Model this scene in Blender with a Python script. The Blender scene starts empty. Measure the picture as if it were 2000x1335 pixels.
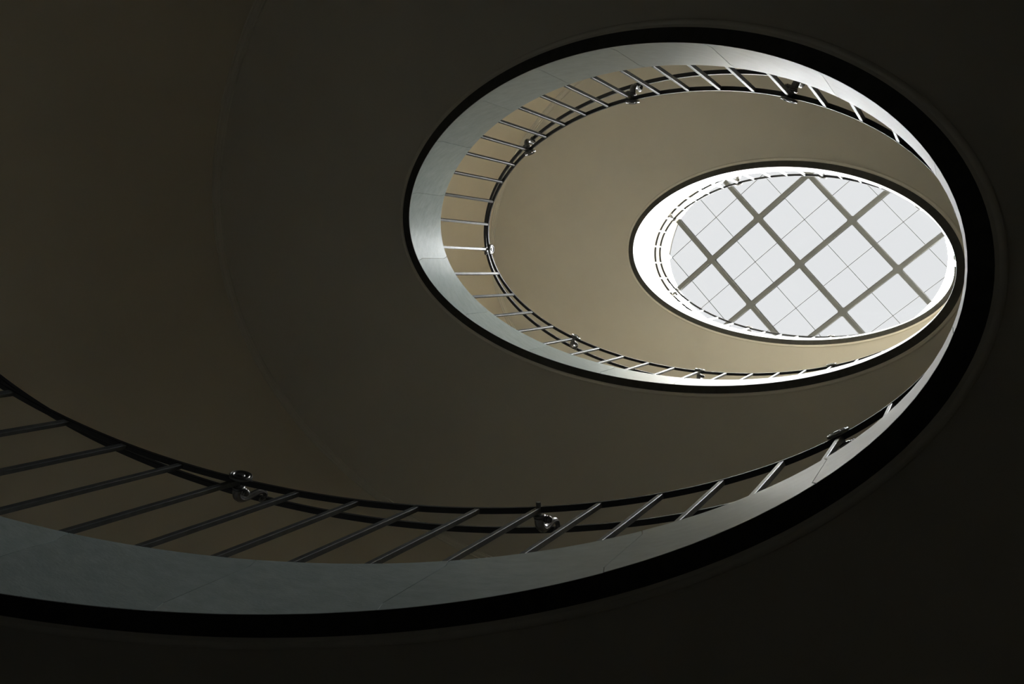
import bpy, math
import numpy as np
from mathutils import Matrix, Vector

# ------------------------------------------------------------------ camera
ZC = 5.65                                  # the lens is held out over the well, one turn up from the hall floor
scene = bpy.context.scene
cam_data = bpy.data.cameras.new('camera')
cam_data.sensor_fit = 'HORIZONTAL'
cam_data.sensor_width = 36.0
cam_data.lens = 1492.478 * 36.0 / 2000.0
cam_data.clip_start = 0.02
cam = bpy.data.objects.new('camera', cam_data)
scene.collection.objects.link(cam)
R = np.array([[0.86809591, -0.04542484, 0.49431374],
              [0.0, -0.99580423, -0.09150918],
              [0.4963965, 0.07943875, -0.86445358]])
cam.matrix_world = Matrix([[*R[0], 0.0], [*R[1], 0.0], [*R[2], ZC], [0, 0, 0, 1]])
scene.camera = cam

# ------------------------------------------------------------------ sky
SKY = 72.0
world = bpy.data.worlds.new('overcast_sky')
scene.world = world
world.use_nodes = True
bg = world.node_tree.nodes['Background']
bg.inputs[0].default_value = (0.96, 0.985, 1.0, 1)
bg.inputs[1].default_value = SKY

scene.view_settings.view_transform = 'Standard'
scene.view_settings.look = 'None'
scene.view_settings.exposure = 0.0
scene.view_settings.gamma = 1.0
scene.view_settings.use_curve_mapping = False
scene.cycles.use_denoising = True
scene.cycles.max_bounces = 14
scene.cycles.diffuse_bounces = 10
scene.cycles.glossy_bounces = 6
scene.cycles.transparent_max_bounces = 16
scene.cycles.sample_clamp_indirect = 6.0

# ------------------------------------------------------------------ the oval well, as a rising curve
CX, CY = -1.50873, -0.07370               # centre of the well
A, B, PHI = 1.54380, 0.83909, 0.06917     # half axes and turn of the oval
Z0, PITCH = 2.02813 + ZC, 4.0             # height at the right end, rise per turn
WX, WY, AW, BW = CX - 0.15816, CY + 0.07035, 3.20813, 2.38459   # outer wall oval
HG = 0.3492                               # height of the stone string
CP, SP = math.cos(PHI), math.sin(PHI)
_t = np.linspace(-2.2, 2.4, 18401)
_x, _y = A * np.cos(2 * np.pi * _t), -B * np.sin(2 * np.pi * _t)
_dx, _dy = -A * np.sin(2 * np.pi * _t), -B * np.cos(2 * np.pi * _t)
_sp = np.hypot(_dx, _dy)
_L = np.concatenate([[0], np.cumsum(.5 * (_sp[1:] + _sp[:-1]) * 2 * np.pi * np.diff(_t))])
_L -= np.interp(0, _t, _L)
PER = float(np.interp(1, _t, _L))


def turn(L):
    return np.interp(L, _L, _t)


def well(L, off=0.0, dz=0.0):
    """points on the rising oval at run L, off metres into the stair, dz above the string's lower edge"""
    L = np.atleast_1d(np.asarray(L, float))
    t = turn(L) * 2 * np.pi
    dx, dy = -A * np.sin(t), -B * np.cos(t)
    s = np.hypot(dx, dy)
    x = A * np.cos(t) - off * dy / s
    y = -B * np.sin(t) + off * dx / s
    z = Z0 + PITCH * L / PER + dz
    return np.stack([CX + CP * x - SP * y, CY + SP * x + CP * y, z + 0 * x], 1)


def outer(L, dz=0.0, inset=0.0):
    L = np.atleast_1d(np.asarray(L, float))
    t = turn(L) * 2 * np.pi
    x, y = (AW - inset) * np.cos(t), -(BW - inset) * np.sin(t)
    z = Z0 + PITCH * L / PER + dz
    return np.stack([WX + CP * x - SP * y, WY + SP * x + CP * y, z + 0 * x], 1)


def oval(cx, cy, a, b, n, z):
    t = np.linspace(0, 2 * np.pi, n, endpoint=False)
    x, y = a * np.cos(t), b * np.sin(t)
    return np.stack([cx + CP * x - SP * y, cy + SP * x + CP * y, z + 0 * x], 1)


# baluster numbering -> run along the well (measured bracket places, every fifth baluster)
_bi = [3, 8, 13, 18, 23, 28, 33, 38, 43, 48, 53]
_bl = [-2.439, -1.529, -0.619, 0.240, 1.107, 2.045, 2.960, 3.836, 4.706, 5.608, 6.518]
_ST = 0.1795


def run(i):
    i = np.asarray(i, float)
    r = np.interp(i, _bi, _bl)
    r = np.where(i < 3, _bl[0] + (i - 3) * _ST, r)
    return np.where(i > 53, _bl[-1] + (i - 53) * _ST, r)


L_LOW, L_TOP = -1.90 * PER, 2.012 * PER
L_RAIL = 2.032 * PER

# ------------------------------------------------------------------ helpers
col = scene.collection


def mesh(name, verts, faces, smooth=True):
    me = bpy.data.meshes.new(name)
    me.from_pydata([tuple(map(float, v)) for v in verts], [], [tuple(map(int, f)) for f in faces])
    me.validate()
    import bmesh
    bm = bmesh.new()
    bm.from_mesh(me)
    bmesh.ops.recalc_face_normals(bm, faces=bm.faces)
    bm.to_mesh(me)
    bm.free()
    if smooth:
        me.polygons.foreach_set('use_smooth', [True] * len(me.polygons))
        me.set_sharp_from_angle(angle=math.radians(32))
    return me


def link(name, data, mat=None, parent=None, loc=None, rotz=None):
    o = bpy.data.objects.new(name, data)
    if data is not None and mat is not None and not data.materials:
        data.materials.append(mat)
    col.objects.link(o)
    if parent is not None:
        o.parent = parent
    if loc is not None:
        o.location = loc
    if rotz is not None:
        o.rotation_euler = (0, 0, rotz)
    return o


def tag(o, label=None, category=None, group=None, kind=None):
    if label:
        o['label'] = label
    if category:
        o['category'] = category
    if group:
        o['group'] = group
    if kind:
        o['kind'] = kind
    return o


def sweep(rings, closed_path=False, caps=True):
    """rings: (n, m, 3) closed sections along a path"""
    rings = np.asarray(rings)
    n, m, _ = rings.shape
    f = []
    for i in range(n if closed_path else n - 1):
        a, b = i * m, ((i + 1) % n) * m
        for j in range(m):
            k = (j + 1) % m
            f.append((a + j, a + k, b + k, b + j))
    if caps and not closed_path:
        f.append(tuple(range(m)))
        f.append(tuple((n - 1) * m + j for j in range(m)))
    return rings.reshape(-1, 3), f


def helical(profile, Ls):
    """sweep a closed (off, dz) profile along the rising oval"""
    return sweep(np.stack([well(Ls, o, d) for o, d in profile], 1))


def tube(path, rad, n=10):
    path = np.asarray(path, float)
    rad = np.broadcast_to(np.asarray(rad, float), (len(path),))
    tan = np.gradient(path, axis=0)
    tan /= np.linalg.norm(tan, axis=1)[:, None]
    ref = np.array([0, 1.0, 0])               # local tangent axis: the path lies in the x-z plane
    rings = []
    for q, t, r in zip(path, tan, rad):
        u = ref
        v = np.cross(t, u)
        v /= np.linalg.norm(v)
        a = np.linspace(0, 2 * np.pi, n, endpoint=False)
        rings.append(q + r * (np.cos(a)[:, None] * u + np.sin(a)[:, None] * v))
    return sweep(np.array(rings))


def lathe(prof, axis, org, n=24):
    """prof: (distance along axis, radius); axis 'x' or 'y'"""
    a = np.linspace(0, 2 * np.pi, n, endpoint=False)
    rings = []
    for d, r in prof:
        if axis == 'x':
            q = np.stack([0 * a + d, r * np.cos(a), r * np.sin(a)], 1)
        else:
            q = np.stack([r * np.cos(a), 0 * a + d, r * np.sin(a)], 1)
        rings.append(q + np.array(org))
    return sweep(np.array(rings))


def join(*parts):
    V, F, o = [], [], 0
    for v, f in parts:
        V.append(np.asarray(v))
        F += [tuple(k + o for k in q) for q in f]
        o += len(v)
    return np.concatenate(V), F


# ------------------------------------------------------------------ materials
def new_mat(name):
    m = bpy.data.materials.new(name)
    m.use_nodes = True
    nt = m.node_tree
    return m, nt, nt.nodes['Principled BSDF']


def noise_mat(name, c1, c2, scale, rough, detail=6, bump=0.0, bump_scale=60, spec=0.5, metal=0.0, stretch=(1, 1, 1), vary=0.0, rvar=0.0, wide=False):
    m, nt, b = new_mat(name)
    N, K = nt.nodes, nt.links
    tc = N.new('ShaderNodeTexCoord')
    mp = N.new('ShaderNodeMapping')
    mp.inputs['Scale'].default_value = stretch
    geo = N.new('ShaderNodeNewGeometry')
    K.new(geo.outputs['Position'], mp.inputs['Vector'])
    nz = N.new('ShaderNodeTexNoise')
    nz.inputs['Scale'].default_value = scale
    nz.inputs['Detail'].default_value = detail
    nz.inputs['Roughness'].default_value = 0.62
    K.new(mp.outputs[0], nz.inputs['Vector'])
    rp = N.new('ShaderNodeValToRGB')
    rp.color_ramp.elements[0].position = 0.15 if wide else 0.32
    rp.color_ramp.elements[1].position = 0.85 if wide else 0.70
    rp.color_ramp.elements[0].color = (*c1, 1)
    rp.color_ramp.elements[1].color = (*c2, 1)
    K.new(nz.outputs['Fac'], rp.inputs[0])
    out = rp.outputs[0]
    if vary:
        oi = N.new('ShaderNodeObjectInfo')
        mr = N.new('ShaderNodeMapRange')
        mr.inputs['To Min'].default_value = 1 - vary
        mr.inputs['To Max'].default_value = 1 + vary
        K.new(oi.outputs['Random'], mr.inputs['Value'])
        mx = N.new('ShaderNodeVectorMath')
        mx.operation = 'SCALE'
        K.new(out, mx.inputs[0])
        K.new(mr.outputs[0], mx.inputs['Scale'])
        out = mx.outputs[0]
    K.new(out, b.inputs['Base Color'])
    b.inputs['Roughness'].default_value = rough
    if rvar:
        mr2 = N.new('ShaderNodeMapRange')
        mr2.inputs['From Min'].default_value = 0.3
        mr2.inputs['From Max'].default_value = 0.7
        mr2.inputs['To Min'].default_value = rough - rvar
        mr2.inputs['To Max'].default_value = rough + rvar
        K.new(nz.outputs['Fac'], mr2.inputs['Value'])
        K.new(mr2.outputs[0], b.inputs['Roughness'])
    b.inputs['Specular IOR Level'].default_value = spec
    b.inputs['Metallic'].default_value = metal
    if bump:
        n2 = N.new('ShaderNodeTexNoise')
        n2.inputs['Scale'].default_value = bump_scale
        n2.inputs['Detail'].default_value = 4
        K.new(mp.outputs[0], n2.inputs['Vector'])
        bp = N.new('ShaderNodeBump')
        bp.inputs['Strength'].default_value = bump
        bp.inputs['Distance'].default_value = 0.004
        K.new(n2.outputs['Fac'], bp.inputs['Height'])
        K.new(bp.outputs[0], b.inputs['Normal'])
    return m


PLASTER = noise_mat('warm_plaster', (0.65, 0.63, 0.568), (0.70, 0.68, 0.613), 1.3, 0.75, bump=0.05, bump_scale=90, spec=0.25)
STONE = noise_mat('grey_green_stone', (0.29, 0.35, 0.343), (0.47, 0.54, 0.53), 16.0, 0.36, detail=10, bump=0.10, bump_scale=70, spec=0.35, vary=0.07, rvar=0.03, stretch=(1, 1, 2.2), wide=True)
MORTAR = noise_mat('joint_mortar', (0.22, 0.22, 0.20), (0.50, 0.50, 0.46), 3.0, 0.9)
TREAD = noise_mat('tread_stone', (0.22, 0.214, 0.20), (0.28, 0.272, 0.255), 5.0, 0.5)
IRON = noise_mat('wrought_iron', (0.065, 0.068, 0.068), (0.10, 0.104, 0.104), 40.0, 0.42, metal=0.5, bump=0.06, bump_scale=160)
RAILM = noise_mat('dark_iron_rail', (0.009, 0.009, 0.009), (0.014, 0.014, 0.0135), 40.0, 0.40, metal=0.0, spec=0.22)
BRASS = noise_mat('cast_bracket_metal', (0.085, 0.083, 0.08), (0.14, 0.137, 0.132), 30.0, 0.33, metal=0.75)
STEEL = noise_mat('grey_painted_steel', (0.018, 0.019, 0.018), (0.022, 0.023, 0.021), 6.0, 0.7, spec=0.15)
BLACK = noise_mat('black_edge_shade', (0.045, 0.046, 0.043), (0.07, 0.071, 0.067), 14.0, 0.55, spec=0.2, stretch=(1, 1, 3))  # string underside: darkened past its own colour, shade painted in
WALLP = noise_mat('ochre_wall_paint', (0.665, 0.62, 0.53), (0.715, 0.67, 0.575), 1.1, 0.75, bump=0.05, bump_scale=90, spec=0.25)
FLOOR = noise_mat('hall_floor_stone', (0.22, 0.21, 0.19), (0.30, 0.285, 0.255), 3.0, 0.4)


def glass_mat(name, tint):
    m, nt, b = new_mat(name)
    N, K = nt.nodes, nt.links
    out = N['Material Output']
    N.remove(b)
    tr = N.new('ShaderNodeBsdfTransparent')
    tr.inputs[0].default_value = (*tint, 1)
    gl = N.new('ShaderNodeBsdfGlossy')
    gl.inputs['Roughness'].default_value = 0.05
    mx = N.new('ShaderNodeMixShader')
    mx.inputs[0].default_value = 0.004
    K.new(tr.outputs[0], mx.inputs[1])
    K.new(gl.outputs[0], mx.inputs[2])
    K.new(mx.outputs[0], out.inputs[0])
    return m


PANE = glass_mat('milky_tinted_glass', ((0.80 / SKY) ** .5,) * 3)  # tint holds the over-bright sky down to a pale tone
CLEAR = glass_mat('clear_glass', (0.96, 0.96, 0.96))

# ------------------------------------------------------------------ room shell
ZS = 12.8 + ZC                             # the glazed roof
n = 192
i0, i1 = oval(WX, WY, AW, BW, n, 0.0), oval(WX, WY, AW, BW, n, ZS)
o0, o1 = oval(WX, WY, AW + .35, BW + .35, n, 0.0), oval(WX, WY, AW + .35, BW + .35, n, ZS)
v, f = sweep(np.stack([i0, i1, o1, o0], 1), closed_path=True)
wall = link('wall_outer', mesh('wall_outer', v, f), WALLP)
tag(wall, 'cream plaster wall curving around the oval staircase', kind='structure')

v = np.concatenate([oval(WX, WY, AW + .35, BW + .35, n, 0.0), oval(WX, WY, AW + .35, BW + .35, n, -0.2)])
f = [tuple(range(n)), tuple(range(n, 2 * n))] + [(j, (j + 1) % n, n + (j + 1) % n, n + j) for j in range(n)]
floor = link('floor', mesh('floor', v, f, smooth=False), FLOOR)
tag(floor, 'stone floor of the hall at the foot of the stair', kind='structure')

# ------------------------------------------------------------------ staircase
stair = link('staircase', None)
stair.location = (CX, CY, 0)
stair['label'] = 'oval spiral staircase with cream plaster underside and grey-green stone string'
stair['category'] = 'staircase'


def part(name, vf, mat, parent, smooth=True, base=(CX, CY, 0)):
    v, f = vf
    o = link(name, mesh(name, np.asarray(v) - np.array(base), f, smooth), mat, parent)
    return o


# plaster underside: small bead along the string, then the flat soffit out to the wall
Ls = np.linspace(L_LOW, L_TOP, 980)
bead = [(.0538, .05), (.0538, -.0015), (.0630, -.0020), (.0660, -.0065), (.0700, -.0090), (.0745, -.0095),
        (.0785, -.0075), (.0805, -.0030), (.0820, -.0010), (.0860, -.0010)]
sec = [well(Ls, o, d) for o, d in bead]
inn = well(Ls, .0860, 0)
for k in (.25, .5, .75):
    sec.append(inn * (1 - k) + outer(Ls, 0, .02) * k + np.array([0, 0, -.001 - .012 * k]))
sec.append(outer(Ls, -.013, -.004))
sec.append(outer(Ls, .06, -.004))
soffit = part('soffit', sweep(np.stack(sec, 1)), PLASTER, stair)
soffit['label'] = 'smooth cream plaster underside'
# moulding where the underside meets the wall
mo = [(-.004, -.005), (.045, -.012), (.045, -.026), (.036, -.028), (.032, -.038), (.022, -.044), (.012, -.046), (.010, -.058), (.001, -.060), (-.004, -.060)]
mould = part('cornice_moulding', sweep(np.stack([outer(Ls, d, i) for i, d in mo], 1)), PLASTER, stair)

# stone blocks of the string, one object each, with bird-mouth joints
lev = [(0.003, 0.0), (0.05, -0.016), (0.305, -0.018), (HG, -0.033)]
GAP = 0.0024
rng = np.random.default_rng(4)
j = 8.56 - 2.5 * 40
edges = []
while True:
    r = float(run(j))
    if r > L_TOP:
        break
    if r > L_LOW + .1:
        edges.append(r)
    j += 2.5
edges = [L_LOW] + edges + [L_TOP]
for a, b in zip(edges[:-1], edges[1:]):
    m = 10
    push = rng.uniform(0, .0012)
    verts, faces = [], []
    for side in (push, .105):
        for h, d in lev:
            if side > .1 and h < .01:
                h = .035
            e = rng.uniform(-.001, .001) if h in (0.05,) else 0
            u = np.linspace(a + d + GAP / 2 + e, b + d - GAP / 2, m + 1)
            zl = well(u, side, h)
            verts.append(zl)
    V = np.concatenate(verts)
    w = m + 1
    q = len(lev)
    for s in range(2):
        for l in range(q - 1):
            for k in range(m):
                o_ = s * q * w
                faces.append((o_ + l * w + k, o_ + l * w + k + 1, o_ + (l + 1) * w + k + 1, o_ + (l + 1) * w + k))
    for l in (0, q - 1):
        for k in range(m):
            faces.append((l * w + k, l * w + k + 1, q * w + l * w + k + 1, q * w + l * w + k))
    for k in (0, m):
        for l in range(q - 1):
            faces.append((l * w + k, (l + 1) * w + k, q * w + (l + 1) * w + k, q * w + l * w + k))
    part('stone_block', (V, faces), STONE, stair)
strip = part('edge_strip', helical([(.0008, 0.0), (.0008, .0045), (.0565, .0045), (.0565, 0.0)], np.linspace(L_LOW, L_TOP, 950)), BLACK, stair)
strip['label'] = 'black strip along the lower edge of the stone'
part('mortar_bed', helical([(.004, .008), (.004, HG - .006), (.095, HG - .006), (.095, .045)], np.linspace(L_LOW + .05, L_TOP - .05, 700)), MORTAR, stair)

# treads
NS = 24
k0 = math.ceil(-1.895 * NS)
for k in range(k0, int(2.0 * NS)):
    la, lb = k / NS * PER, (k + 1) / NS * PER
    u = np.linspace(la, lb, 5)
    top = Z0 + PITCH * (k + .5) / NS + .215
    a0 = well(u, .118, .03); b0 = outer(u, .03, -.004)
    a1 = a0.copy(); a1[:, 2] = top
    b1 = b0.copy(); b1[:, 2] = top
    part('tread', sweep(np.stack([a0, b0, b1, a1], 1)), TREAD, stair, smooth=False)
# top landing on the right-hand side
u = np.linspace(2.0 * PER, 2.16 * PER, 14)
top = Z0 + PITCH * 2.0 + .30
a0, b0 = well(u, .28, 0), outer(u, 0, -.004)
for q in (a0, b0):
    q[:, 2] = top - .25
a1, b1 = a0 + np.array([0, 0, .25]), b0 + np.array([0, 0, .25])
part('landing', sweep(np.stack([a0, b0, b1, a1], 1)), TREAD, stair, smooth=False)

# ------------------------------------------------------------------ balustrade
bal = link('balustrade', None)
bal.location = (CX, CY, 0)
bal['label'] = 'dark iron balustrade of square bars and double rail along the stair well'
bal['category'] = 'railing'

RO, RZ = 0.0420, 1.020                       # top rail, on the bars
HO, HZ = 0.1507, 1.157                       # hand rail, carried on the brackets
Lr = np.linspace(L_LOW + .08, L_RAIL, 1200)
part('top_rail', helical([(RO - .0105, RZ - .006), (RO - .0090, RZ - .0075), (RO + .0090, RZ - .0075), (RO + .0105, RZ - .006),
                          (RO + .0105, RZ + .006), (RO + .0090, RZ + .0075), (RO - .0090, RZ + .0075), (RO - .0105, RZ + .006)], Lr), RAILM, bal)
part('hand_rail', helical([(HO - .0110, HZ - .007), (HO - .0090, HZ - .009), (HO + .0090, HZ - .009), (HO + .0110, HZ - .007),
                           (HO + .0110, HZ + .006), (HO + .0065, HZ + .011), (HO - .0065, HZ + .011), (HO - .0110, HZ + .006)], Lr), RAILM, bal)

# one bar, shared by all: square section with softened edges
w, c = .0088, .0016
sq = np.array([(w, w - c), (w - c, w), (-w + c, w), (-w, w - c), (-w, -w + c), (-w + c, -w), (w - c, -w), (w, -w + c)])
zb0, zb1 = 0.30, 1.0185
rings = np.stack([np.concatenate([sq, np.full((8, 1), z)], 1) for z in (zb0, zb1)])
v, f = sweep(rings)
bar_me = mesh('baluster', v, f, smooth=False)
bar_me.materials.append(IRON)


def frame(L, off):
    """base point and angle of the outward normal at run L"""
    p = well(L, off, 0)[0]
    q = well(L, off + .1, 0)[0]
    return p, math.atan2(q[1] - p[1], q[0] - p[0])


# bracket pieces in local axes: x outward (into the stair), y along the run (sign fixed below), z up; origin on the rail's centre line
ros = mesh('rosette', *join(
    lathe([(-.036, .003), (-.0385, .008), (-.0385, .011), (-.0345, .014), (-.0335, .020), (-.0345, .024), (-.0375, .0265), (-.0375, .0285),
           (-.0345, .031), (-.0345, .033), (-.0365, .0355), (-.0350, .0385), (-.0310, .0395), (-.0270, .0380), (-.0250, .030), (-.0240, .010)], 'x', (.0135, 0, .003), 36)))
ros.materials.append(BRASS)
s_path = np.array([(.030, .000), (.042, -.002), (.054, .000), (.066, .010), (.0735, .026), (.0745, .045), (.0715, .064), (.0670, .083),
                   (.0655, .100), (.0690, .117), (.0790, .130), (.0920, .134), (.1020, .131), (.1085, .122)])
P3 = np.stack([s_path[:, 0], 0 * s_path[:, 0], s_path[:, 1]], 1)
tt = np.linspace(0, len(P3) - 1, 40)
P3 = np.stack([np.interp(tt, range(len(P3)), P3[:, k]) for k in range(3)], 1)
for _ in range(3):
    P3[1:-1] = .25 * P3[:-2] + .5 * P3[1:-1] + .25 * P3[2:]
rad = np.interp(np.linspace(0, 1, 40), [0, .2, .45, .75, .93, 1.0], [.0175, .0160, .0125, .0095, .0080, .0085])
v, f = tube(P3, rad, 20)
# reeded surface: every other line of the tube is drawn in a little
vr = v.reshape(40, 20, 3)
cen = P3[:, None, :]
k = np.array([1.0, .90] * 10)[None, :, None]
vr = cen + (vr - cen) * k
foot = lathe([(-.009, .003), (-.011, .007), (-.009, .0105), (-.004, .0115), (0, .009), (.004, .0115), (.009, .0105), (.011, .007), (.009, .003)], 'y', (.1085, 0, .124), 14)
arm = mesh('scroll_arm', *join((vr.reshape(-1, 3), f), foot))
arm.materials.append(BRASS)
pin = mesh('bracket', *join(
    lathe([(-.026, .009), (.024, .009)], 'x', (0, 0, 0), 16),
    lathe([(.0165, .010), (.0175, .019), (.021, .0225), (.025, .0215), (.027, .018), (.031, .0195), (.034, .0165), (.036, .010)], 'x', (0, 0, 0), 28)))
pin.materials.append(BRASS)
knob = mesh('side_knob', *lathe([(.006, .009), (.016, .010), (.022, .013), (.025, .0135), (.027, .011), (.029, .0125), (.033, .0135), (.036, .0125),
                                 (.038, .010), (.041, .0105), (.044, .007), (.045, .002)], 'y', (.033, 0, .006), 18))
knob.materials.append(BRASS)
cap = mesh('pin_cap', *lathe([(-.021, .004), (-.022, .008), (-.020, .0095), (-.017, .0075), (-.012, .0075), (-.008, .009)], 'x', (0, 0, 0), 18))
cap.materials.append(BRASS)

i = math.ceil(3 + (L_LOW + .2 - _bl[0]) / _ST)
while run(i) < L_RAIL - .02:
    L = float(run(i))
    p, ang = frame(L, RO)
    base = Vector(p) - Vector((CX, CY, 0))
    link('baluster', bar_me, None, bal, base, ang)
    if (i - 3) % 5 == 0:
        b = link('bracket', pin, None, bal, base + Vector((0, 0, RZ)), ang)
        # y of the frame must run up the stair; the outward normal's left-hand side runs down, so mirror the knob
        link('scroll_arm', arm, None, b)
        link('side_knob', knob, None, b, rotz=0).scale = (1, -1, 1)
        if i == 8:
            link('pin_cap', cap, None, b)['label'] = 'small round cap in place of a rosette'
        else:
            link('rosette', ros, None, b)['label'] = 'round moulded disc facing the well'
    i += 1

# ------------------------------------------------------------------ skylight
sky = link('window_1', None)
SX, SY, SA, SB = -0.166 * 12.8, -0.018 * 12.8, 0.163 * 12.8, 0.113 * 12.8
sky.location = (SX, SY, ZS)
tag(sky, 'oval skylight with a diagonal lattice of grey bars and milky panes', kind='structure')
# lattice: node and cell measured on the roof plane
e1 = np.array([math.cos(math.radians(48.45)), math.sin(math.radians(48.45))])
e2 = np.array([math.cos(math.radians(-41.7)), math.sin(math.radians(-41.7))])
CELL = 0.0769 * 12.8
NODE = np.array([-0.1618, -0.0093]) * 12.8


def inside(q):
    d = q - np.array([SX, SY])
    x, y = CP * d[0] + SP * d[1], -SP * d[0] + CP * d[1]
    return (x / SA) ** 2 + (y / SB) ** 2


def chord(o, d):
    """where the line o + s d crosses the rim"""
    s = np.linspace(-4, 4, 4001)
    ok = [k for k in s if inside(o + k * d) < 1]
    return (min(ok), max(ok)) if len(ok) > 3 else None


def beam(o, d, s0, s1, wid, z0, z1, chamfer=0.0):
    nrm = np.array([-d[1], d[0]])
    pr = [(-wid / 2, z1), (-wid / 2, z0 + chamfer), (-wid / 2 + chamfer, z0), (wid / 2 - chamfer, z0), (wid / 2, z0 + chamfer), (wid / 2, z1)]
    rings = []
    for s in (s0, s1):
        rings.append([(*(o + d * s + nrm * a), ZS + b) for a, b in pr])
    return sweep(np.array(rings))


sb = (SX, SY, ZS)
for d, e in ((e1, e2), (e2, e1)):
    for k in range(-4, 5):
        o = NODE + e * CELL * k * .5
        ch = chord(o, d)
        if ch is None:
            continue
        if k % 2 == 0:
            if abs(k) <= 2:
                part('lattice_bar', beam(o, d, ch[0], ch[1], .079, -.095, .0, .012), STEEL, sky, smooth=False, base=sb)
        else:
            part('glazing_bar', beam(o, d, ch[0], ch[1], .007, -.012, .0), STEEL, sky, smooth=False, base=sb)
# corner gussets at the crossings of the lattice bars
for i1_ in (-1, 0, 1):
    for i2_ in (-1, 0, 1):
        q = NODE + e1 * CELL * i1_ + e2 * CELL * i2_
        if inside(q) > .97:
            continue
        r = .058
        ring = []
        for qx, qy in ((1, .62), (.62, 1), (-.62, 1), (-1, .62), (-1, -.62), (-.62, -1), (.62, -1), (1, -.62)):
            ring.append(q + r * (qx * e1 + qy * e2))
        rings = np.array([[(*g, ZS - .0965) for g in ring], [(*g, ZS - .001) for g in ring]])
        part('lattice_node', sweep(rings), STEEL, sky, smooth=False, base=sb)

# panes: quarter cells clipped to the oval rim
rim = oval(SX, SY, SA, SB, 96, 0)[:, :2]


def clip(poly, o, nrm):
    out = []
    for a_, b_ in zip(poly, poly[1:] + poly[:1]):
        da, db = (a_ - o) @ nrm, (b_ - o) @ nrm
        if da >= 0:
            out.append(a_)
        if da * db < 0:
            out.append(a_ + (b_ - a_) * da / (da - db))
    return out


H2 = CELL / 2
for a_ in range(-6, 6):
    for b_ in range(-6, 6):
        poly = [q for q in rim]
        lo = NODE + e1 * H2 * a_ + e2 * H2 * b_
        hi = lo + (e1 + e2) * H2
        for o, nn in ((lo + e1 * .0002, e1), (lo + e2 * .0002, e2), (hi - e1 * .0002, -e1), (hi - e2 * .0002, -e2)):
            # e1 and e2 are near enough square for half planes along them
            poly = clip(poly, o, nn)
            if len(poly) < 3:
                break
        if len(poly) < 3:
            continue
        ar = abs(sum(p_[0] * q_[1] - p_[1] * q_[0] for p_, q_ in zip(poly, poly[1:] + poly[:1]))) / 2
        if ar < .004:
            continue
        rings = np.array([[(*g, ZS + .002) for g in poly], [(*g, ZS + .008) for g in poly]])
        v, f = sweep(rings)
        part('pane', (v, f), PANE, sky, smooth=False, base=sb)
# clear glazing added, shaped for light, then the plaster ceiling out to the wall
MX, MY, MA, MB = -1.36, 0.0, 2.865, 2.32
m = 12
for k in range(m):
    u = np.linspace(k / m, (k + 1) / m, 9) * 2 * np.pi
    def ov(cx, cy, a, b, z):
        x, y = a * np.cos(u), b * np.sin(u)
        return np.stack([cx + CP * x - SP * y, cy + SP * x + CP * y, z + 0 * x], 1)
    r0, r1 = ov(SX, SY, SA + .004, SB + .004, ZS + .002), ov(MX, MY, MA, MB, ZS + .002)
    up = np.array([0, 0, .008])
    v, f = sweep(np.stack([r0, r1, r1 + up, r0 + up], 1))
    part('added_light_pane', (v, f), CLEAR, sky, smooth=False, base=sb)

n = 192
q0, q1 = oval(MX, MY, MA, MB, n, ZS + .001), oval(WX, WY, AW + .35, BW + .35, n, ZS + .001)
up = np.array([0, 0, .05])
v, f = sweep(np.stack([q0, q1, q1 + up, q0 + up], 1), closed_path=True)
ceil = link('ceiling', mesh('ceiling', v, f), PLASTER)
tag(ceil, 'pale plaster ceiling around the oval skylight', kind='structure')

# sampling aid for the sky light: a portal over the glazing
pl = bpy.data.lights.new('skylight_portal', 'AREA')
pl.shape = 'RECTANGLE'
pl.size, pl.size_y = 2 * MA, 2 * MB
pl.cycles.is_portal = True
po = bpy.data.objects.new('skylight_portal', pl)
po.location = (MX, MY, ZS + .06)
po.rotation_euler = (0, 0, PHI)
col.objects.link(po)
